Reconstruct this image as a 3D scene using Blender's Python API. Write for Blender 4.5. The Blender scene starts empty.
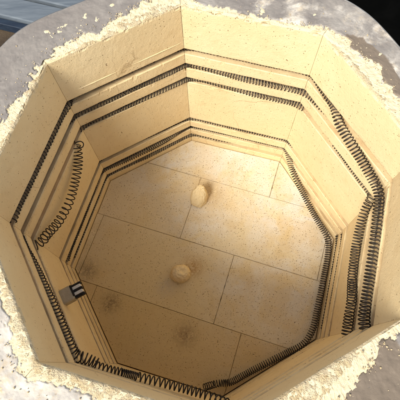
import bpy, math, random
import numpy as np
from mathutils import Vector, noise, Matrix
random.seed(7)
R_ = math.radians
S = 0.212                      # inner circumradius of the octagon, metres; all lengths below are in units of S
PHI = 1.64786                  # direction of the far corner
sc = bpy.context.scene
C = sc.collection

# ---------------------------------------------------------------- camera
cam_d = bpy.data.cameras.new("camera"); cam = bpy.data.objects.new("camera", cam_d); C.objects.link(cam)
cam.location = (0.0027*S, -0.7951*S, 3.1421*S)
cam.rotation_euler = (0.37491, 0.02276, -0.03535)
cam_d.sensor_width = 36; cam_d.lens = 37.85; cam_d.clip_start = 0.01; cam_d.clip_end = 100
sc.camera = cam

# ---------------------------------------------------------------- light
SUN_AZ = R_(228); SUN_EL = R_(47)      # the sun stands low-left of the picture
w = bpy.data.worlds.new("World"); sc.world = w; w.use_nodes = True
nt = w.node_tree; bg = nt.nodes["Background"]
sky = nt.nodes.new("ShaderNodeTexSky"); sky.sky_type = 'NISHITA'; sky.sun_disc = False
sky.sun_elevation = SUN_EL; sky.sun_rotation = R_(90) - SUN_AZ
hs = nt.nodes.new("ShaderNodeHueSaturation"); hs.inputs["Saturation"].default_value = .45      # a hazy, whitish sky
nt.links.new(sky.outputs[0], hs.inputs["Color"]); nt.links.new(hs.outputs[0], bg.inputs[0]); bg.inputs[1].default_value = 0.11
sd = bpy.data.lights.new("sun", 'SUN'); so = bpy.data.objects.new("sun", sd); C.objects.link(so)
sd.energy = 3.5; sd.angle = R_(22); sd.color = (1.0, 0.92, 0.80)
dv = Vector((math.cos(SUN_EL)*math.cos(SUN_AZ), math.cos(SUN_EL)*math.sin(SUN_AZ), math.sin(SUN_EL)))
so.rotation_euler = dv.to_track_quat('Z', 'Y').to_euler()
sc.view_settings.view_transform = 'Standard'; sc.view_settings.look = 'None'
sc.view_settings.exposure = 0.52; sc.view_settings.gamma = 1
sc.render.engine = 'CYCLES'
sc.cycles.max_bounces = 8; sc.cycles.diffuse_bounces = 7; sc.cycles.glossy_bounces = 3
sc.cycles.use_denoising = True
sc.cycles.use_adaptive_sampling = True; sc.cycles.adaptive_threshold = 0.03

# ---------------------------------------------------------------- materials
class NT:
    def __init__(s, name):
        s.m = bpy.data.materials.new(name); s.m.use_nodes = True
        s.t = s.m.node_tree; s.n = s.t.nodes; s.b = s.n["Principled BSDF"]
        s.tc = s.n.new("ShaderNodeTexCoord").outputs["Object"]
    def lk(s, a, b): s.t.links.new(a, b)
    def set(s, sock, v):
        if hasattr(v, "is_linked") or hasattr(v, "links"): s.lk(v, sock)
        else: sock.default_value = v
    def noise(s, scale, detail=4, rough=.55, dist=0, vec=None):
        n = s.n.new("ShaderNodeTexNoise"); n.inputs["Scale"].default_value = scale
        n.inputs["Detail"].default_value = detail; n.inputs["Roughness"].default_value = rough
        n.inputs["Distortion"].default_value = dist; s.lk(vec or s.tc, n.inputs["Vector"]); return n.outputs["Fac"]
    def voro(s, scale, rnd=1, vec=None, feature='F1'):
        n = s.n.new("ShaderNodeTexVoronoi"); n.feature = feature; n.inputs["Scale"].default_value = scale
        n.inputs["Randomness"].default_value = rnd
        s.lk(vec or s.tc, n.inputs["Vector"]); return n
    def warp(s, amt, scale):
        nz = s.n.new("ShaderNodeTexNoise"); nz.inputs["Scale"].default_value = scale; nz.inputs["Detail"].default_value = 4; s.lk(s.tc, nz.inputs["Vector"])
        ma = s.n.new("ShaderNodeVectorMath"); ma.operation = 'MULTIPLY_ADD'; s.lk(nz.outputs["Color"], ma.inputs[0]); ma.inputs[1].default_value = (amt,)*3; s.lk(s.tc, ma.inputs[2])
        return ma.outputs[0]
    def ramp(s, f, a, b, lo=0., hi=1.):
        n = s.n.new("ShaderNodeMapRange"); n.interpolation_type = 'SMOOTHSTEP'
        s.lk(f, n.inputs[0]); n.inputs[1].default_value = a; n.inputs[2].default_value = b
        n.inputs[3].default_value = lo; n.inputs[4].default_value = hi; return n.outputs[0]
    def math(s, op, a, b=None):
        n = s.n.new("ShaderNodeMath"); n.operation = op; s.set(n.inputs[0], a)
        if b is not None: s.set(n.inputs[1], b)
        return n.outputs[0]
    def mix(s, f, a, b, mode='MIX'):
        n = s.n.new("ShaderNodeMix"); n.data_type = 'RGBA'; n.blend_type = mode
        s.set(n.inputs[0], f)
        for q, v in ((6, a), (7, b)):
            if isinstance(v, tuple): n.inputs[q].default_value = (*v, 1)
            else: s.lk(v, n.inputs[q])
        return n.outputs[2]
    def dist(s, p):
        n = s.n.new("ShaderNodeVectorMath"); n.operation = 'DISTANCE'; s.lk(s.tc, n.inputs[0]); n.inputs[1].default_value = (p[0], p[1], p[2]+.25*S)
        return n.outputs["Value"]
    def attr(s, name):
        n = s.n.new("ShaderNodeAttribute"); n.attribute_name = name; return n.outputs["Fac"]
    def col(s, v):
        if isinstance(v, tuple): s.b.inputs["Base Color"].default_value = (*v, 1)
        else: s.lk(v, s.b.inputs["Base Color"])
    def bump(s, h, dist=.001, strength=1., prev=None):
        n = s.n.new("ShaderNodeBump"); n.inputs["Distance"].default_value = dist; n.inputs["Strength"].default_value = strength
        s.lk(h, n.inputs["Height"])
        if prev: s.lk(prev, n.inputs["Normal"])
        s.lk(n.outputs[0], s.b.inputs["Normal"]); return n.outputs[0]
    def done(s, rough=.9, metal=0., spec=.2):
        if hasattr(rough, "links"): s.lk(rough, s.b.inputs["Roughness"])
        else: s.b.inputs["Roughness"].default_value = rough
        s.b.inputs["Metallic"].default_value = metal; s.b.inputs["Specular IOR Level"].default_value = spec
        return s.m

def specks(k, scale, keep, r0, r1):
    """small pits: a random share of voronoi cells carry a dot; returns 1 in a dot"""
    nz = k.n.new("ShaderNodeTexNoise"); nz.inputs["Scale"].default_value = scale*1.6; nz.inputs["Detail"].default_value = 2; k.lk(k.tc, nz.inputs["Vector"])
    ma = k.n.new("ShaderNodeVectorMath"); ma.operation = 'MULTIPLY_ADD'; k.lk(nz.outputs["Color"], ma.inputs[0]); ma.inputs[1].default_value = (.9/scale,)*3; k.lk(k.tc, ma.inputs[2])
    v = k.voro(scale, vec=ma.outputs[0])
    sep = k.n.new("ShaderNodeSeparateColor"); k.lk(v.outputs["Color"], sep.inputs[0])
    on = k.math('LESS_THAN', sep.outputs[0], keep)
    rad = k.math('MULTIPLY_ADD', sep.outputs[1], r1 - r0); k.n[-1].inputs[2].default_value = r0
    d = k.math('SUBTRACT', rad, v.outputs["Distance"])
    return k.math('MULTIPLY', k.ramp(d, 0.0, .10), on)

def brick_material():
    k = NT("insulating_firebrick")
    base = k.mix(k.ramp(k.noise(14, 3), .35, .65), (.81, .645, .375), (.842, .692, .425))
    base = k.mix(k.ramp(k.noise(60, 5, .6), .5, .8, 0, .5), base, (.70, .52, .28))
    fine = k.noise(900, 3, .7)
    base = k.mix(k.ramp(fine, .35, .7, 0, .25), base, (.66, .50, .27))
    base = k.mix(k.attr("broken"), base, (.78, .66, .44))
    sp = specks(k, 420, .26, .10, .30); sp2 = specks(k, 190, .10, .05, .20)
    base = k.mix(k.math('MULTIPLY', sp, .75), base, (.30, .17, .07))
    base = k.mix(k.math('MULTIPLY', sp2, .8), base, (.26, .14, .06))
    vc = k.voro(9, feature='DISTANCE_TO_EDGE', vec=k.warp(.012, 40)); crack = k.math('MULTIPLY', k.ramp(vc.outputs['Distance'], .0, .006, 1., 0.), k.ramp(k.noise(7, 2), .54, .60))
    base = k.mix(k.math('MULTIPLY', crack, .55), base, (.40, .27, .13))
    sc_ = k.ramp(k.attr("scorch"), 0, 1, 0, .62)
    base = k.mix(sc_, base, (.40, .25, .11))
    k.col(base)
    b1 = k.bump(k.math('ADD', k.noise(420, 4, .7), k.math('MULTIPLY', k.noise(1500, 2), .5)), .0007, .7)
    b2 = k.bump(k.math('SUBTRACT', 1.0, k.math('MAXIMUM', sp, sp2)), .0012, .8, b1)
    return k.done(.95, 0, .15)

def floor_material():
    k = NT("kiln_washed_firebrick")
    base = k.mix(k.ramp(k.noise(10, 4), .35, .65), (.77, .66, .44), (.81, .715, .52))
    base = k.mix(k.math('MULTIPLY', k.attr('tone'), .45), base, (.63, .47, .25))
    # grey-white kiln wash brushed on in patches
    wash = None
    for p, r in (((-.30*S, .82*S, 0), .55*S), ((.70*S, .30*S, 0), .75*S), ((.62*S, -.25*S, 0), .60*S), ((.30*S, .80*S, 0), .5*S), ((-.05*S, .30*S, 0), .45*S), ((.25*S, -.30*S, 0), .5*S)):
        d = k.ramp(k.dist(p), 0., r, 1., 0.)
        wash = d if wash is None else k.math('MAXIMUM', wash, d)
    wn = k.math('MULTIPLY', wash, k.ramp(k.noise(22, 6, .65, .6), .36, .58))
    base = k.mix(k.math('MULTIPLY', wn, .85), base, (.76, .74, .69))
    base = k.mix(k.ramp(k.noise(26, 5, .6, .4), .56, .72, 0, .22), base, (.60, .44, .24))
    base = k.mix(k.ramp(k.noise(13, 6, .62, .5), .47, .66, 0, .42), base, (.66, .48, .21))
    # shade put into the floor colour: browner on the side by the sitter
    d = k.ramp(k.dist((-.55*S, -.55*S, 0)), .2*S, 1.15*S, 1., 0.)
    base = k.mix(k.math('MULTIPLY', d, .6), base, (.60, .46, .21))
    base = k.mix(k.ramp(k.noise(800, 3, .7), .4, .7, 0, .3), base, (.56, .40, .20))
    sp = specks(k, 420, .40, .14, .36); sp2 = specks(k, 210, .22, .06, .20)
    base = k.mix(k.math('MULTIPLY', sp, .6), base, (.34, .21, .10))
    base = k.mix(k.math('MULTIPLY', sp2, .8), base, (.18, .10, .05))
    sp3 = specks(k, 520, .45, .12, .36); base = k.mix(k.math('MULTIPLY', sp3, .5), base, (.34, .20, .085))
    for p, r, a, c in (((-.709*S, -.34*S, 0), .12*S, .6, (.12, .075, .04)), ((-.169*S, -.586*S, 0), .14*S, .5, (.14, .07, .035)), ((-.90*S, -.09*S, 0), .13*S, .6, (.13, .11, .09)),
                    ((-.10*S, -.10*S, 0), .13*S, .8, (.42, .24, .085)), ((.06*S, .50*S, 0), .17*S, .5, (.45, .29, .13)), ((-.30*S, -.24*S, 0), .12*S, .35, (.45, .43, .40))):  # brown patch beside the low lump; the taller lump's cast shadow, painted in tan
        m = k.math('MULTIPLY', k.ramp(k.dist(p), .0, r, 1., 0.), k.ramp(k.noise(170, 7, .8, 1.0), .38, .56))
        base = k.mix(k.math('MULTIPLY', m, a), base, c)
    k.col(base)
    b1 = k.bump(k.math('ADD', k.noise(300, 5, .7), k.math('MULTIPLY', k.noise(40, 3), 1.5)), .0009, .7)
    k.bump(k.math('SUBTRACT', 1.0, k.math('MAXIMUM', sp, sp2)), .0010, .8, b1)
    return k.done(.93, 0, .2)

def coat_material():
    k = NT("rim_cement")
    n1 = k.ramp(k.noise(16, 5, .6, .7), .40, .60)
    base = k.mix(n1, (.225, .203, .186), (.285, .260, .235))
    base = k.mix(k.ramp(k.noise(14, 6, .65, .3), .48, .66, 0, .6), base, (.40, .375, .34))
    base = k.mix(k.ramp(k.noise(320, 4, .6), .4, .7, 0, .3), base, (.22, .21, .20))
    white = k.mix(k.ramp(k.noise(30, 5, .6), .40, .64), (.46, .43, .39), (.74, .69, .60))
    white = k.mix(k.ramp(k.noise(85, 6, .7, .5), .48, .66, 0, .75), white, (.60, .50, .36))
    white = k.mix(k.math('MULTIPLY', specks(k, 300, .25, .1, .35), .6), white, (.38, .31, .22))
    pale = k.attr("pale")
    edge = k.ramp(k.math('ADD', pale, k.math('MULTIPLY', k.math('SUBTRACT', k.noise(30, 8, .7, .3), .5), 1.1)), .36, .62)
    base = k.mix(edge, base, white)
    dark_patch = k.attr("dark_patch")
    de = k.ramp(k.math('ADD', dark_patch, k.math('MULTIPLY', k.math('SUBTRACT', k.noise(20, 7, .6, .5), .5), 1.2)), .46, .54)
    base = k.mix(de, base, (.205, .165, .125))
    base = k.mix(k.math('MULTIPLY', specks(k, 200, .12, .08, .25), .5), base, (.12, .11, .10))
    k.col(base)
    b1 = k.bump(k.math('ADD', k.noise(60, 6, .6), k.math('MULTIPLY', k.noise(450, 5, .7), .3)), .0014, .6)
    return k.done(k.ramp(k.noise(40, 3), .3, .7, .55, .8), 0, .35)

def crumb_material():
    k = NT("crumbled_firebrick")
    base = k.mix(k.ramp(k.noise(70, 5, .7), .35, .65), (.62, .485, .285), (.71, .60, .41))
    base = k.mix(k.math('MULTIPLY', specks(k, 260, .3, .1, .35), .7), base, (.42, .29, .14))
    k.col(base)
    k.bump(k.math('ADD', k.noise(260, 5, .75), k.noise(700, 2)), .0018, 1.)
    return k.done(.95, 0, .15)

def wire_material():
    k = NT("oxidised_element_wire")
    base = k.mix(k.ramp(k.noise(120, 3), .4, .62), (.026, .022, .019), (.075, .060, .048))
    k.col(base); k.bump(k.noise(2500, 2), .0002, .5)
    return k.done(.62, .35, .4)

def steel_material():
    k = NT("stainless_jacket")
    v = k.n.new("ShaderNodeMapping"); k.lk(k.tc, v.inputs[0]); v.inputs["Scale"].default_value = (1, 1, 14)
    f = k.noise(30, 5, .6, vec=v.outputs[0])
    k.col(k.mix(k.ramp(f, .35, .65), (.46, .44, .41), (.58, .56, .52)))
    k.bump(f, .0003, .5); return k.done(k.ramp(k.noise(25, 4), .3, .7, .28, .5), .9, .5)

def simple(name, a, b, scale, rough=.8, metal=0., bump=.001, bs=None, stretch=None):
    k = NT(name); vec = None
    if stretch:
        v = k.n.new("ShaderNodeMapping"); k.lk(k.tc, v.inputs[0]); v.inputs["Scale"].default_value = stretch; vec = v.outputs[0]
    n = k.noise(scale, 6, .62, .5, vec=vec); k.col(k.mix(k.ramp(n, .32, .68), a, b))
    k.bump(k.noise(bs or scale*6, 5, .65, vec=vec), bump, .7); return k.done(rough, metal, .3)

M_BRICK = brick_material(); M_FLOOR = floor_material(); M_COAT = coat_material(); M_CRUMB = crumb_material()
M_WIRE = wire_material(); M_STEEL = steel_material()
M_PORC = simple("grey_porcelain", (.40, .34, .24), (.48, .42, .31), 120, .55)
M_WHITE = simple("white_ceramic", (.72, .69, .62), (.84, .81, .74), 200, .6)
M_DARK = simple("dark_oxidised_metal", (.012, .011, .011), (.04, .036, .033), 200, .5, .5)
M_GROUND = simple("packed_earth", (.050, .036, .024), (.105, .078, .050), 9, .95, 0, .006)
M_BLUE = simple("weathered_blue_grey_paint", (.10, .125, .155), (.155, .185, .215), 7, .7, 0, .001, 40, (1, 9, 9))
M_NAVY = simple("dark_blue_paint", (.012, .022, .042), (.022, .038, .065), 9, .6, 0, .001, 50, (1, 9, 9))

# ---------------------------------------------------------------- helpers
def link(name, verts, faces, mat, parent=None, smooth=True, attrs=None):
    me = bpy.data.meshes.new(name); me.from_pydata([tuple(v) for v in verts], [], faces)
    me.materials.append(mat); me.update()
    if smooth: me.polygons.foreach_set("use_smooth", [True]*len(me.polygons))
    for an, vals in (attrs or {}).items():
        a = me.attributes.new(an, 'FLOAT', 'POINT'); a.data.foreach_set("value", list(vals))
    o = bpy.data.objects.new(name, me); C.objects.link(o)
    if parent: o.parent = parent
    return o
def tag(o, label=None, cat=None, group=None, kind=None):
    for k_, v in (("label", label), ("category", cat), ("group", group), ("kind", kind)):
        if v: o[k_] = v
def fbm(x, y, z, sc_, octv=4): return noise.fractal((x*sc_, y*sc_, z*sc_), .6, 2.1, octv)
def interp(tab, s):
    for (a, va), (b, vb) in zip(tab, tab[1:]):
        if a <= s <= b: return va + (vb-va)*(s-a)/(b-a)
    return tab[-1][1]
AP = math.cos(math.pi/8)
def wall_frame(k):
    """wall k runs from corner k to corner k+1; returns outward normal and along direction"""
    a = PHI - (k-2+.5)*math.pi/4
    n = (math.cos(a), math.sin(a)); t = (math.sin(a), -math.cos(a)); return n, t
def oct_pt(s, depth):
    """point on the octagon grown outwards by depth at perimeter parameter s (corner k at s=k, 0 = corner 8)"""
    k = int(math.floor(s)); f = s-k; n, t = wall_frame(k)
    a = AP+depth; h = math.tan(math.pi/8)*a; x = -h+2*h*f
    return n[0]*a+t[0]*x, n[1]*a+t[1]*x

# ---------------------------------------------------------------- the kiln
H = 1.44
GZ = [1.084, 0.950, 0.812, 0.322, 0.196, 0.080]
kiln = bpy.data.objects.new("pottery_kiln", None); C.objects.link(kiln); kiln.location = (0, 0, -.25*S)
tag(kiln, "open top-loading octagonal pottery kiln of cream firebrick with coiled heating elements and grey rim", "kiln")
OFF = .25     # the kiln's parts are written in its own frame, base at z=0

OUT = .205    # wall thickness
def profile():
    P = []   # (depth, z, kind) from the floor up the inner face and over the top
    def seg(a, b, n, kind):
        for i in range(n): 
            f = i/n; P.append((a[0]+(b[0]-a[0])*f, a[1]+(b[1]-a[1])*f, kind))
    cur = (0., -.06)
    for z in reversed(GZ):
        h = .023
        seg(cur, (0, z-h-.005), max(3, int((z-h-cur[1])/.022)), 0)
        seg((0, z-h-.005), (.005, z-h), 3, 1)
        seg((.005, z-h), (.088, z-h-.016), 4, 2)
        seg((.088, z-h-.016), (.096, z+h*.5), 3, 2)
        seg((.096, z+h*.5), (.003, z+h), 4, 2)
        seg((.003, z+h), (0, z+h+.006), 2, 1)
        cur = (0, z+h+.006)
    seg(cur, (0, 1.160), 4, 0)
    for q in (1.160, 1.163, 1.166, 1.169, 1.172): P.append((0, q, 0))
    seg((0, 1.178), (0, H-.010), 15, 0)
    seg((0, H-.010), (.008, H), 4, 3)
    seg((.008, H), (OUT, H), 26, 4)
    P.append((OUT, H, 5)); P.append((OUT, -.06, 5))
    return P
PROF = profile()
NX = 170
for k in range(8):
    n, t = wall_frame(k); V = []; att = []; brk = []
    for (d, z, kd) in PROF:
        for i in range(NX+1):
            f = i/NX; h = math.tan(math.pi/8)*(AP+d)-.0010; x = -h+2*h*f
            px, py = n[0]*(AP+d)+t[0]*x, n[1]*(AP+d)+t[1]*x
            dn = dz = 0
            e = fbm(px+3, py, z, 9, 3)
            if kd == 0:
                dn = .0009*e+.0006*fbm(px, py, z+9, 40, 2)
                if k == 1 and abs(z-1.166) < .002: dn -= .0045*max(0, .6+fbm(px, py, z, 6, 2))
            elif kd == 1:
                c = max(0, fbm(px, py, z+5, 28, 4)-.38); dn = .0009*e+.014*c
            elif kd == 2: dn = .001*e; dz = .0010*fbm(px, py+7, z, 14, 3)
            elif kd == 3:
                c = max(0, fbm(px, py, z+2, 13, 5)+.05); dn = .002*e+.010*c; dz = -.010*c+.001*fbm(px, py, z, 60, 3)
            elif kd == 4: dz = .0042*fbm(px, py, 3, 30, 4)-.005*max(0, 1-(d-.012)/.03)*max(0, fbm(px, py, 2, 13, 5)+.05)
            V.append(((px+n[0]*dn)*S, (py+n[1]*dn)*S, (z+dz+OFF)*S))
            brk.append(1. if kd >= 4 else .4 if kd == 3 else 0.)
            g = min(abs(z-q) for q in GZ)
            att.append(max(0., min(1., (1.-g/.05)))*(.55+.9*fbm(px, py, z, 8, 3)) if z < 1.2 else 0.)
    F = []; m = len(PROF); w_ = NX+1
    for j in range(m):
        j2 = (j+1) % m
        for i in range(NX): F.append((j*w_+i, j*w_+i+1, j2*w_+i+1, j2*w_+i))
    F.append([j*w_ for j in range(m)]); F.append([j*w_+NX for j in reversed(range(m))])
    link("brick_wall", V, F, M_BRICK, kiln, smooth=False, attrs={"scorch": att, "broken": brk})

# floor bricks: rows parallel to the far wall, each brick a slab clipped to the octagon
ua = R_(-19.9); U = (math.cos(ua), math.sin(ua)); W = (-math.sin(ua), math.cos(ua))
def clip(poly, n, c):
    out = []
    for i, p in enumerate(poly):
        q = poly[(i+1) % len(poly)]; a = p[0]*n[0]+p[1]*n[1]-c; b = q[0]*n[0]+q[1]*n[1]-c
        if a <= 0: out.append(p)
        if a*b < 0:
            f = a/(a-b); out.append((p[0]+(q[0]-p[0])*f, p[1]+(q[1]-p[1])*f))
    return out
rows = [(-1.2, -.475, [-.70, .42]), (-.475, .058, [-.868, .212]), (.058, .600, [-.227, .853]), (.600, 1.2, [-.73, .350])]
bm_v = []; bm_f = []; tone = []
for v0, v1, joints in rows:
    us = [-1.6]+joints+[1.6]
    for u0, u1 in zip(us, us[1:]):
        g = .0010
        poly = [(U[0]*a+W[0]*b, U[1]*a+W[1]*b) for a, b in ((u0+g, v0+g), (u1-g, v0+g), (u1-g, v1-g), (u0+g, v1-g))]
        for k in range(8): poly = clip(poly, wall_frame(k)[0], AP-.006)
        if len(poly) < 3: continue
        cx = sum(p[0] for p in poly)/len(poly); cy = sum(p[1] for p in poly)/len(poly)
        # dense wobbly outline
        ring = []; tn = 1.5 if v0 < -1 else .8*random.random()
        for i, p in enumerate(poly):
            q = poly[(i+1) % len(poly)]; L = math.dist(p, q); nn = max(1, int(L/.02))
            for j in range(nn): ring.append((p[0]+(q[0]-p[0])*j/nn, p[1]+(q[1]-p[1])*j/nn))
        dz = random.uniform(-.002, .002); b0 = len(bm_v); nR = len(ring)
        lv = [(0, -.10), (0, -.004), (.004, 0)]
        for inset, z in lv:
            for (x, y) in ring:
                L = math.hypot(cx-x, cy-y); c = max(0, fbm(x, y, 1, 26, 3)-.45)*.004
                jx = .0005*fbm(x, y, 4, 20, 2)
                ff = (inset+(c if z > -.05 else 0)+jx)/max(L, .01); tone.append(tn)
                bm_v.append(((x+(cx-x)*ff)*S, (y+(cy-y)*ff)*S, (z+dz+OFF)*S))
        for l in range(2):
            for i in range(nR):
                a = b0+l*nR+i; b = b0+l*nR+(i+1) % nR
                bm_f.append((a, b, b+nR, a+nR))
        bm_f.append([b0+2*nR+i for i in range(nR)])
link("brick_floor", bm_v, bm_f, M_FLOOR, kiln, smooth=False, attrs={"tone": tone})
# base slab and base pan
def disc_ring(name, mat, r_fun, z0, z1, n=160, parent=kiln):
    V = []; F = []
    for z in (z0, z1):
        for i in range(n):
            a = 2*math.pi*i/n; r = r_fun(a); V.append((r*math.cos(a)*S, r*math.sin(a)*S, (z+OFF)*S))
    for i in range(n): F.append((i, (i+1) % n, n+(i+1) % n, n+i))
    F.append(list(reversed(range(n)))); F.append([n+i for i in range(n)])
    return link(name, V, F, mat, parent, smooth=False)
# outline of the jacket: eight flats with well rounded corners
def r_out(s):
    """radius of the jacket at perimeter parameter s"""
    return 1.236+.030*math.cos(2*math.pi*s)+.010*math.cos((s-1.2)*math.pi/4)
def ang(s): return PHI-(s-2)*math.pi/4
disc_ring("base_slab", M_BRICK, lambda a: r_out(2-(a-PHI)*4/math.pi)-.03, -.249, -.11)

# sheet steel jacket: outer skin with a rolled top lip, and a bottom pan edge
def jacket():
    n = 480; P = [(0, -.25), (0, 1.25), (.002, 1.26), (0, 1.27), (0, 1.432), (-.003, 1.440), (-.010, 1.443), (-.014, 1.438), (-.012, 1.42), (-.012, 1.25), (-.012, -.25)]
    V = []; F = []
    for d, z in P:
        for i in range(n):
            s = 8*i/n; r = r_out(s)+d+.0015*fbm(math.cos(s*.785), math.sin(s*.785), z*.2, 5, 3)
            a = ang(s); V.append((r*math.cos(a)*S, r*math.sin(a)*S, (z+OFF+.003*fbm(math.cos(s*.785)*4, math.sin(s*.785)*4, 0, 1.5, 2)*(z > 1.4))*S))
    for j in range(len(P)-1):
        for i in range(n): F.append((j*n+i, (j+1)*n+i, (j+1)*n+(i+1) % n, j*n+(i+1) % n))
    return link("steel_jacket", V, F, M_STEEL, kiln)
jacket()

# cement coat troweled over the top of the bricks, broken away along the inner edge
BND = [(0, .085), (.5, .06), (.85, .035), (1, .032), (1.15, .040), (1.35, .06), (1.6, .09), (1.9, .11), (2.0, .05), (2.2, .015), (2.8, .012), (3, .02), (3.15, .07), (3.4, .10), (3.6, .075),
       (3.9, .10), (4.3, .10), (4.8, .05), (5, .02), (5.19, .035), (5.44, .09), (5.6, .12), (6, .14), (6.4, .09), (6.8, .05), (7, .05), (7.5, .045), (8, .085)]
PALE = [(0, .35), (.4, .0), (.9, .0), (1.9, .0), (2.2, .36), (2.9, .46), (3.1, .50), (3.5, .42), (4, .45), (4.6, .6), (5, .55), (5.3, .35), (5.6, .40), (6, .9), (6.4, 1.0), (7, 1.1), (7.6, 1.0), (8, .35)]
DARK_PATCH = [(0, 0), (2.8, 0), (3.08, .30), (3.2, .8), (3.6, .75), (3.8, .3), (4.8, 0), (5.05, .25), (5.2, .8), (5.8, .95), (6.1, .3), (6.4, 0), (8, 0)]  # where the coat turns a darker grey-brown in ragged patches
def coat():
    NA, NR = 1500, 84; V = []; pale = []; dark_patch = []
    for j in range(NR+1):
        f = j/NR
        for i in range(NA):
            s = 8*i/NA; a = ang(s); ff = (s-math.floor(s)-.5)*math.pi/4
            ri = (AP+.020)/math.cos(ff); ro = r_out(s)-.011
            r = ri+(ro-ri)*f; x, y = r*math.cos(a), r*math.sin(a)
            wdt = .02+(r-ri)*math.cos(ff)
            b = interp(BND, s)
            q = wdt-b+.045*fbm(x, y, 0, 7, 5)+.022*fbm(x, y, 5, 26, 4)+.9*max(0, wdt-b-.022)
            th = max(-.02, min(1., q/.014))
            z = H-.008+th*.0125+.0035*fbm(x, y, 1, 5, 3)*(q > 0) if q > -.01 else H-.05
            if q > .01: z += .0022*fbm(x, y, 2, 24, 4)
            if f > .97: z = min(z, H+.004)
            V.append((x*S, y*S, (z+OFF)*S))
            pale.append(interp(PALE, s)-.25*max(0, (wdt-.10))/.1*(s > 5.9 or s < .4)); dark_patch.append(interp(DARK_PATCH, s)*(1 if wdt > b-.01 else 0)*(1. if s > 4.5 else max(0, 1-abs(wdt-b-.035)/.10)))
    F = [(j*NA+i, (j+1)*NA+i, (j+1)*NA+(i+1) % NA, j*NA+(i+1) % NA) for j in range(NR) for i in range(NA)]
    return link("rim_coating", V, F, M_COAT, kiln, attrs={"pale": pale, "dark_patch": dark_patch})
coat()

# crumbled brick standing proud along the broken inner edge of the rim
CRB = [(0, .085), (.5, .060), (.9, .040), (1, .042), (1.2, .050), (1.5, .07), (1.85, .10), (1.98, .045), (2.2, .012), (2.8, .010), (3, .012), (3.12, .05), (3.4, .085), (3.7, .05), (4, .08), (4.5, .08), (4.8, .04), (5, .012), (5.19, .035),
       (5.44, .095), (5.6, .125), (6, .14), (6.5, .11), (7, .085), (7.5, .08), (8, .085)]
def crumbled():
    NA, NR = 1800, 34; V = []
    for j in range(NR+1):
        f = j/NR
        for i in range(NA):
            s = 8*i/NA; a = ang(s); ff = (s-math.floor(s)-.5)*math.pi/4
            wd = .0005+.20*f; r = (AP+wd)/math.cos(ff); x, y = r*math.cos(a), r*math.sin(a)
            b = interp(CRB, s)
            q = b-wd+.030*fbm(x+4, y, 3, 9, 6)-.9*max(0, wd-b-.022)
            edge = min(1, max(0, .35+(wd-.0005)/.010+.4*fbm(x, y, 9, 30, 3)))
            lump = noise.voronoi((x*60, y*60, 1.3))[0]; c = lump[0]; 
            hgt = -.006+(.55-c)*.004+.004*fbm(x, y, 6, 22, 4)+.0035*fbm(x, y, 8, 80, 3)
            z = H-.012+(.018+max(-.006, hgt))*edge*max(0., min(1., q/.05)) if q > 0 else H-.05
            V.append((x*S, y*S, (z+OFF)*S))
    F = [(j*NA+i, (j+1)*NA+i, (j+1)*NA+(i+1) % NA, j*NA+(i+1) % NA) for j in range(NR) for i in range(NA)]
    return link("crumbled_edge", V, F, M_CRUMB, kiln)
crumbled()

# ---------------------------------------------------------------- heating elements
def catmull(P, step=.012):
    out = []
    Q = [np.array(p, float) for p in P]; Q = [2*Q[0]-Q[1]]+Q+[2*Q[-1]-Q[-2]]
    for i in range(1, len(Q)-2):
        p0, p1, p2, p3 = Q[i-1:i+3]; L = np.linalg.norm(p2-p1); n = max(2, int(L/step))
        for j in range(n):
            t = j/n
            out.append(.5*(2*p1+(p2-p0)*t+(2*p0-5*p1+4*p2-p3)*t*t+(3*p1-p0-3*p2+p3)*t**3))
    out.append(Q[-2]); return np.array(out)
def helix(path, rad=.026, pitch=.0200, wire=.0035, ends=0):
    d = np.r_[0, np.cumsum(np.linalg.norm(np.diff(path, axis=0), axis=1))]; L = d[-1]
    # pitch varies slowly, as in a tired element
    us = []; u = 0.; ph = []; a = random.random()*6; k = random.random()*9
    per = 11
    while u < L:
        us.append(u); ph.append(a)
        pp = pitch*(1+.24*noise.noise((u*3.1+k, k, 0))+.22*noise.noise((u*13+k, 0, k)))
        u += pp/per; a += 2*math.pi/per
    us = np.array(us); ph = np.array(ph)
    c = np.stack([np.interp(us, d, path[:, i]) for i in range(3)], 1)
    t = np.stack([np.interp(us, (d[1:]+d[:-1])/2, np.diff(path[:, i])/np.diff(d)) for i in range(3)], 1)
    t /= np.linalg.norm(t, axis=1)[:, None]+1e-9
    up = np.array([0, 0, 1.]); s_ = np.cross(t, up); s_ /= np.linalg.norm(s_, axis=1)[:, None]+1e-9; v = np.cross(s_, t)
    rr = np.array([rad*(1+.07*noise.noise((x*5, k, 1))+.06*noise.noise((x*40, k, 3))) for x in us])[:, None]
    p = c+rr*(np.cos(ph)[:, None]*s_+np.sin(ph)[:, None]*v)
    return p
def tube(pts, r, sides=5):
    pts = np.asarray(pts); t = np.gradient(pts, axis=0); t /= np.linalg.norm(t, axis=1)[:, None]+1e-12
    ref = np.tile(np.array([0, 0, 1.]), (len(pts), 1)); bad = abs(t[:, 2]) > .9; ref[bad] = (1, 0, 0)
    a = np.cross(t, ref); a /= np.linalg.norm(a, axis=1)[:, None]+1e-12
    # parallel transport
    A = [a[0]]
    for i in range(1, len(pts)):
        q = A[-1]-t[i]*np.dot(A[-1], t[i]); A.append(q/(np.linalg.norm(q)+1e-12))
    a = np.array(A); b = np.cross(t, a); V = []; F = []
    ring = [a*math.cos(2*math.pi*k/sides)*r+b*math.sin(2*math.pi*k/sides)*r for k in range(sides)]
    V = np.stack([pts+q for q in ring], 1).reshape(-1, 3); n = len(pts)
    for i in range(n-1):
        for k in range(sides):
            k2 = (k+1) % sides; F.append((i*sides+k, i*sides+k2, (i+1)*sides+k2, (i+1)*sides+k))
    F.append(list(reversed(range(sides)))); F.append([(n-1)*sides+k for k in range(sides)])
    return V, F
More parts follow.
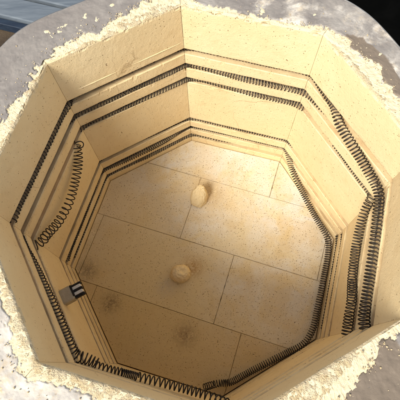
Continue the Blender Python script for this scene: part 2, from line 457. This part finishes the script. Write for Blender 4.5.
def coil(path, name="heating_coil", **kw):
    p = helix(catmull(path), **kw); V, F = tube(p, kw.get('wire', .0035))
    V = V+np.array([0, 0, OFF]); return link(name, (V*S).tolist(), F, M_WIRE, kiln)
def groove(gi, s0, s1, o=0., dz=0.):
    """path lying in groove gi from s0 to s1; o is a number or a table of how far the coil has crept out of its groove"""
    pts = []; n = max(2, int((s1-s0)*9)); z0 = GZ[gi]
    for i in range(n+1):
        s = s0+(s1-s0)*i/n
        oo = interp(o, s) if isinstance(o, list) else o
        dd = .046-oo*1.15+(.005 if oo < 0 else 0)
        # the coil cuts each corner a little
        f = s-math.floor(s); c = min(f, 1-f); dd -= .012*max(0, 1-c/.09)
        x, y = oct_pt(s % 8, dd)
        dip = interp(dz, s) if isinstance(dz, list) else dz
        pts.append((x, y, z0-.006+dip+.003*noise.noise((s*3, gi, 2))-.10*max(0, oo-.03)))
    return pts
def tail(pts, r=.0055):
    """straight twisted element tail running into the wall"""
    V, F = tube(catmull(pts, .006), r, 6); V = V+np.array([0, 0, OFF]); return link("element_tail", (V*S).tolist(), F, M_WIRE, kiln)

# topmost groove
coil(groove(0, .02, 1.0, .020)+groove(0, 1.06, 3.0, -.006)+
     groove(0, 3.05, 3.3, [(3, -.006), (3.3, .02)])+[(.795, .445, 1.060), (.850, .305, 1.052), (.905, .165, 1.045), (.944, .045, 1.035), (.925, -.06, 1.03), (.888, -.19, 1.03), (.850, -.31, 1.03), (.812, -.425, 1.03), (.775, -.53, 1.035), (.745, -.612, 1.05), (.738, -.668, 1.065)]+groove(0, 5.06, 5.4, [(4, .035), (5.0, .01), (5.1, -.006), (8, -.006)]))
coil(groove(0, 5.5, 7.4, -.008))
# second groove
coil(groove(1, 0.1, 2.0, [(0, -.002), (.9, .0), (1.05, .014), (1.9, .020), (2, .010)])+groove(1, 2.05, 3.3, [(2, .006), (2.25, .014), (2.5, .028), (2.9, .028), (3.05, .016), (3.3, -.004)]))
coil(groove(1, 3.90, 4.97, [(3, -.008), (3.9, .0), (4, .02), (4.3, .012), (5, .0)]))
coil(groove(1, 7.05, 7.97, [(7, .040), (7.4, .038), (7.75, .024), (8, .004)])[::-1]+
     [(-.615, -.742, .915), (-.560, -.770, .895)], rad=.027, pitch=.019)
coil([(-.575, -.770, .903), (-.500, -.795, .900), (-.430, -.812, .892)], rad=.019, pitch=.020)
coil([(-.440, -.810, .893), (-.397, -.822, .89), (-.355, -.834, .89)], rad=.0165, pitch=.010)
coil([(-.365, -.832, .89), (-.298, -.850, .89), (-.175, -.882, .89), (-.054, -.918, .892), (.01, -.94, .905), (.08, -.965, .94)], rad=.021, pitch=.026)
coil(groove(1, 5.25, 5.95, -.004))
# third groove
coil(groove(2, 0.97, 3.05, [(0, .0), (1.1, .010), (1.3, .016), (1.9, .024), (2.1, .006), (2.3, .008), (2.6, .026), (3, .024), (3.3, -.004)]))
coil(groove(2, 3.45, 3.95, [(3, -.004), (3.5, .004), (4, .016)])+[(.958, .035, .795), (.925, -.045, .770), (.884, -.183, .728), (.832, -.350, .742), (.788, -.484, .795), (.757, -.565, .81), (.732, -.632, .825), (.715, -.685, .83)], rad=.026, pitch=.018, wire=.0031)
coil([(-.80, .550, .775), (-.790, .480, .745), (-.800, .400, .712), (-.822, .310, .685), (-.845, .215, .672), (-.875, .120, .685), (-.905, .035, .715), (-.935, -.03, .755), (-.955, -.09, .79)]+groove(2, 7.5, 7.9, -.006)[::-1], rad=.027, pitch=.029)
# the loose hook where the sagging element breaks off
tail([(-.805, .545, .800), (-.790, .565, .792), (-.770, .575, .780), (-.756, .565, .768), (-.762, .545, .760), (-.782, .538, .766), (-.80, .550, .780), (-.82, .60, .80), (-.845, .62, .812)], .0034)
coil(groove(2, 5.1, 7.2, -.010))
# fourth groove
coil(groove(3, .05, 3.1, [(0, -.004), (1.5, .0), (2, .006), (2.5, .010), (3.1, .003)]))
coil(groove(3, 4.05, 4.65, -.004)); coil(groove(3, 5.2, 7.6, -.008))
# fifth groove, fallen onto the edge of the floor on the far right
coil(groove(4, .02, 2.0, [(0, .024), (.6, .018), (1, .008), (1.1, .034), (1.6, .044), (1.85, .022), (2, .006)])+groove(4, 2.05, 3.0, .007)+
     [(.705, .610, .150), (.757, .480, .112), (.812, .350, .080), (.868, .225, .055), (.925, .095, .045), (.932, .02, .045), (.908, -.09, .040), (.868, -.21, .038), (.828, -.33, .038), (.782, -.455, .038), (.735, -.58, .038), (.660, -.675, .038), (.55, -.728, .038), (.42, -.782, .040), (.30, -.832, .045), (.21, -.872, .050), (.13, -.905, .060), (.04, -.910, .060), (-.05, -.93, .11)], rad=.0220, pitch=.0165, wire=.0031)
coil(groove(4, 6.0, 7.9, -.004))
# sixth groove
coil(groove(5, .1, 2.6, [(0, .014), (.8, .010), (1, .008), (1.5, .026), (1.9, .020), (2, .008), (2.3, .006), (2.6, -.006)]))
coil(groove(5, 4.0, 4.9, .016), pitch=.019); coil(groove(4, 4.03, 4.7, .012), pitch=.019); coil(groove(5, 5.9, 7.7, [(5, -.01), (6.8, -.01), (7.1, .008), (7.7, .004)]))

# ---------------------------------------------------------------- shut-off tube on the left wall
def box(V, F, o, ax, ay, az, hx, hy, hz, bev=.12):
    """bevelled box, centre o, axes ax ay az, half sizes"""
    import itertools
    b = bev*min(hx, hy, hz); b0 = len(V); idx = {}
    for sx, sy, sz in itertools.product((-1, 1), repeat=3):
        for q in range(3):
            h = [hx, hy, hz]; e = [hx-b, hy-b, hz-b]; e[q] = h[q]
            p = [o[i]+ax[i]*sx*e[0]+ay[i]*sy*e[1]+az[i]*sz*e[2] for i in range(3)]
            idx[(sx, sy, sz, q)] = len(V); V.append(p)
    def f(*k): F.append([idx[x] for x in k])
    for s_ in (-1, 1):
        f((s_, -1, -1, 0), (s_, 1, -1, 0), (s_, 1, 1, 0), (s_, -1, 1, 0)); f((-1, s_, -1, 1), (1, s_, -1, 1), (1, s_, 1, 1), (-1, s_, 1, 1)); f((-1, -1, s_, 2), (1, -1, s_, 2), (1, 1, s_, 2), (-1, 1, s_, 2))
    for a, b_ in itertools.product((-1, 1), repeat=2):
        f((a, b_, -1, 0), (a, b_, 1, 0), (a, b_, 1, 1), (a, b_, -1, 1)); f((a, -1, b_, 0), (a, 1, b_, 0), (a, 1, b_, 2), (a, -1, b_, 2)); f((-1, a, b_, 1), (1, a, b_, 1), (1, a, b_, 2), (-1, a, b_, 2))
    for sx, sy, sz in itertools.product((-1, 1), repeat=3): f((sx, sy, sz, 0), (sx, sy, sz, 1), (sx, sy, sz, 2))
n7, t7 = wall_frame(7); inn = (-n7[0], -n7[1], 0); al = (t7[0], t7[1], 0)
def at7(depth_in, along, z): return [n7[0]*(AP-depth_in)+t7[0]*along, n7[1]*(AP-depth_in)+t7[1]*along, z+OFF]
TA, TZ = .014, .700
def mk(name, mat, parent, items):
    V = []; F = []
    for (o, h, bv) in items: box(V, F, o, inn, al, (0, 0, 1), *h, bev=bv)
    o_ = link(name, [tuple(c*S for c in v) for v in V], F, mat, parent, smooth=False)
    import bmesh
    bm = bmesh.new(); bm.from_mesh(o_.data); bmesh.ops.recalc_face_normals(bm, faces=bm.faces); bm.to_mesh(o_.data); bm.free(); return o_
sit = mk("shutoff_tube", M_PORC, kiln, [(at7(.008, TA, TZ), (.060, .044, .034), .25)])
mk("cone_support", M_WHITE, sit, [(at7(.094, TA-.016, TZ+.008), (.029, .0088, .013), .3), (at7(.094, TA+.018, TZ+.008), (.029, .0088, .013), .3)])
for q, dz in ((-.033, .0), (.001, .006), (.034, .0)): mk("support_prong", M_DARK, sit, [(at7(.096, TA+q, TZ+dz), (.031, .0075, .014), .3)])
mk("sensing_rod", M_DARK, sit, [(at7(.070, TA+.006, TZ+.028), (.005, .034, .005), .3)])

# ---------------------------------------------------------------- lumps of brick left on the floor
def lump(name, loc, rx, ry, rz, seed, mat, label, hollow=0, lean=(0, 0)):
    import bmesh
    bm = bmesh.new(); bmesh.ops.create_icosphere(bm, subdivisions=5, radius=1)
    for v in bm.verts:
        x, y, z = v.co
        # stubby broken cylinder: squared-off profile
        r = math.hypot(x, y); zz = max(-.35, z)
        f = (1.12-.30*max(0, zz))*(1+.10*fbm(x+seed, y, z, 1.2, 3)+.045*fbm(x, y+seed, z, 5, 5))
        if hollow and zz > .3: zz -= hollow*math.exp(-((x-.30)**2+(y-.12)**2)/.12)
        v.co = ((x*rx*f+lean[0]*zz*rz)*S, (y*ry*f+lean[1]*zz*rz)*S, (zz*rz*f+.33*rz)*S)
    zmin = min(v.co.z for v in bm.verts)
    for v in bm.verts: v.co.z -= zmin
    me = bpy.data.meshes.new(name); bm.to_mesh(me); bm.free(); me.materials.append(mat)
    me.polygons.foreach_set("use_smooth", [True]*len(me.polygons))
    o = bpy.data.objects.new(name, me); C.objects.link(o); o.location = (loc[0]*S, loc[1]*S, .002*S)
    tag(o, label, "brick lump", "broken brick lumps on the kiln floor"); return o
lump("brick_lump", (-.030, .455), .060, .062, .115, 3, M_BRICK, "taller cream brick lump on the kiln floor nearer the far wall", 0, (.15, .3))
lump("brick_lump", (-.190, -.150), .066, .060, .075, 8, M_BRICK, "low rounded brick lump near the middle of the kiln floor with brown patch beside it", .3)

# loose crumbs scattered on the rim and on the kiln floor
def crumbs():
    import bmesh
    V = []; F = []
    ico = bmesh.new(); bmesh.ops.create_icosphere(ico, subdivisions=1, radius=1)
    iv = [v.co.copy() for v in ico.verts]; iff = [[v.index for v in f.verts] for f in ico.faces]; ico.free()
    def add(x, y, z, r):
        b = len(V); ph = random.random()*9; e = (random.uniform(.7, 1.4), random.uniform(.7, 1.4), random.uniform(.5, .9))
        for v in iv:
            f = 1+.45*noise.noise((v.x*1.7+ph, v.y*1.7, v.z*1.7)); V.append(((x+v.x*r*f*e[0])*S, (y+v.y*r*f*e[1])*S, (z+v.z*r*f*e[2]+r*.4)*S))
        F.extend([[b+i for i in f] for f in iff])
    for _ in range(900):
        s = random.random()*8; b = interp(CRB, s)
        wd = b+abs(random.gauss(0, .022)) if random.random() < .8 else random.uniform(.01, .19)
        if wd > .20 or wd < .008: continue
        ff = (s-math.floor(s)-.5)*math.pi/4; r = (AP+wd)/math.cos(ff); a = ang(s)
        x, y = r*math.cos(a), r*math.sin(a)
        if fbm(x, y, 2, 5, 2) < -.1 and random.random() < .7: continue
        add(x, y, H+.006, random.choice((.0015, .002, .0025, .003, .004)))
    for _ in range(500):
        a = random.random()*6.283; r = .86*math.sqrt(random.random())
        add(r*math.cos(a), r*math.sin(a), 0, random.choice((.0015, .002, .003)))
    o = link("brick_crumbs", V, F, M_CRUMB, None, smooth=False)
    tag(o, "cream firebrick crumbs scattered over the rim and floor of the kiln", "crumbs", kind="stuff")
crumbs()

# ---------------------------------------------------------------- ground and what lies on it beyond the rim
GZ0 = -.25
gv = []; N = 60
for j in range(N+1):
    for i in range(N+1):
        x = (i/N-.5)*6; y = (j/N-.5)*6; gv.append((x, y, GZ0*S-.0005+.0035*min(0, fbm(x, y, 0, 3, 4)-.3)))
gf = [(j*(N+1)+i, j*(N+1)+i+1, (j+1)*(N+1)+i+1, (j+1)*(N+1)+i) for j in range(N) for i in range(N)]
g = link("ground", gv, gf, M_GROUND); tag(g, kind="structure")

def plank(name, mat, c, L, Wd, T, rot, label, cat="board"):
    V = []; F = []; ca, sa = math.cos(rot), math.sin(rot)
    box(V, F, (0, 0, T/2), (ca, sa, 0), (-sa, ca, 0), (0, 0, 1), L/2, Wd/2, T/2, bev=.15)
    o = link(name, [(v[0]*S, v[1]*S, v[2]*S) for v in V], F, mat, None, smooth=False); o.location = (c[0]*S, c[1]*S, c[2]*S)
    import bmesh
    bm = bmesh.new(); bm.from_mesh(o.data); bmesh.ops.recalc_face_normals(bm, faces=bm.faces); bm.to_mesh(o.data); bm.free()
    tag(o, label, cat); return o
def on_ground(a, n, z): return (.945*a+.326*n, -.326*a+.945*n, z)
plank("wooden_board", M_BLUE, on_ground(-2.6, 2.45, GZ0), 3.4, .70, .15, R_(-19), "wide blue-grey painted board lying farthest from the kiln beyond its far left rim")
plank("wooden_board", M_BLUE, on_ground(-2.5, 1.945, GZ0), 3.2, .25, .14, R_(-19), "narrower blue-grey board between the wide board and the dark blue strip")
plank("wooden_board", M_NAVY, on_ground(-2.5, 1.775, GZ0), 3.2, .07, .10, R_(-19), "thin dark blue strip of wood edging the narrower blue-grey board")
M_SHADE = simple("black_shade", (.0015, .0016, .0015), (.004, .004, .0038), 12, 1., 0, .004, 18)
M_SHADE.node_tree.nodes['Principled BSDF'].inputs['Specular IOR Level'].default_value = .02
sv = []; N2 = 50  # added near-black sheet, standing in for deep shade on the ground
for j in range(2*N2+1):
    for i in range(N2+1):
        x = 1.55+3.6*i/N2+.05*fbm(j*.1, 0, 1, 1, 2)*(i == 0); y = .9+5.2*j/(2*N2)
        z = GZ0+.03+.035*abs(fbm(x, y, 0, 1.4, 4)); a = R_(12)
        sv.append(((x*math.cos(a)-y*math.sin(a)+.25)*S, (x*math.sin(a)+y*math.cos(a))*S, z*S))
sf = [(j*(N2+1)+i, j*(N2+1)+i+1, (j+1)*(N2+1)+i+1, (j+1)*(N2+1)+i) for j in range(2*N2) for i in range(N2)]
sh = link("shade_sheet", sv, sf, M_SHADE); tag(sh, "black crumpled sheet added to paint deep shade on the ground past the upper right of the kiln", "shade sheet")
plank("wooden_board", M_NAVY, (2.45, 1.55, GZ0), 1.6, .35, .12, R_(70), "dark blue board lying in the shade past the right side of the kiln")
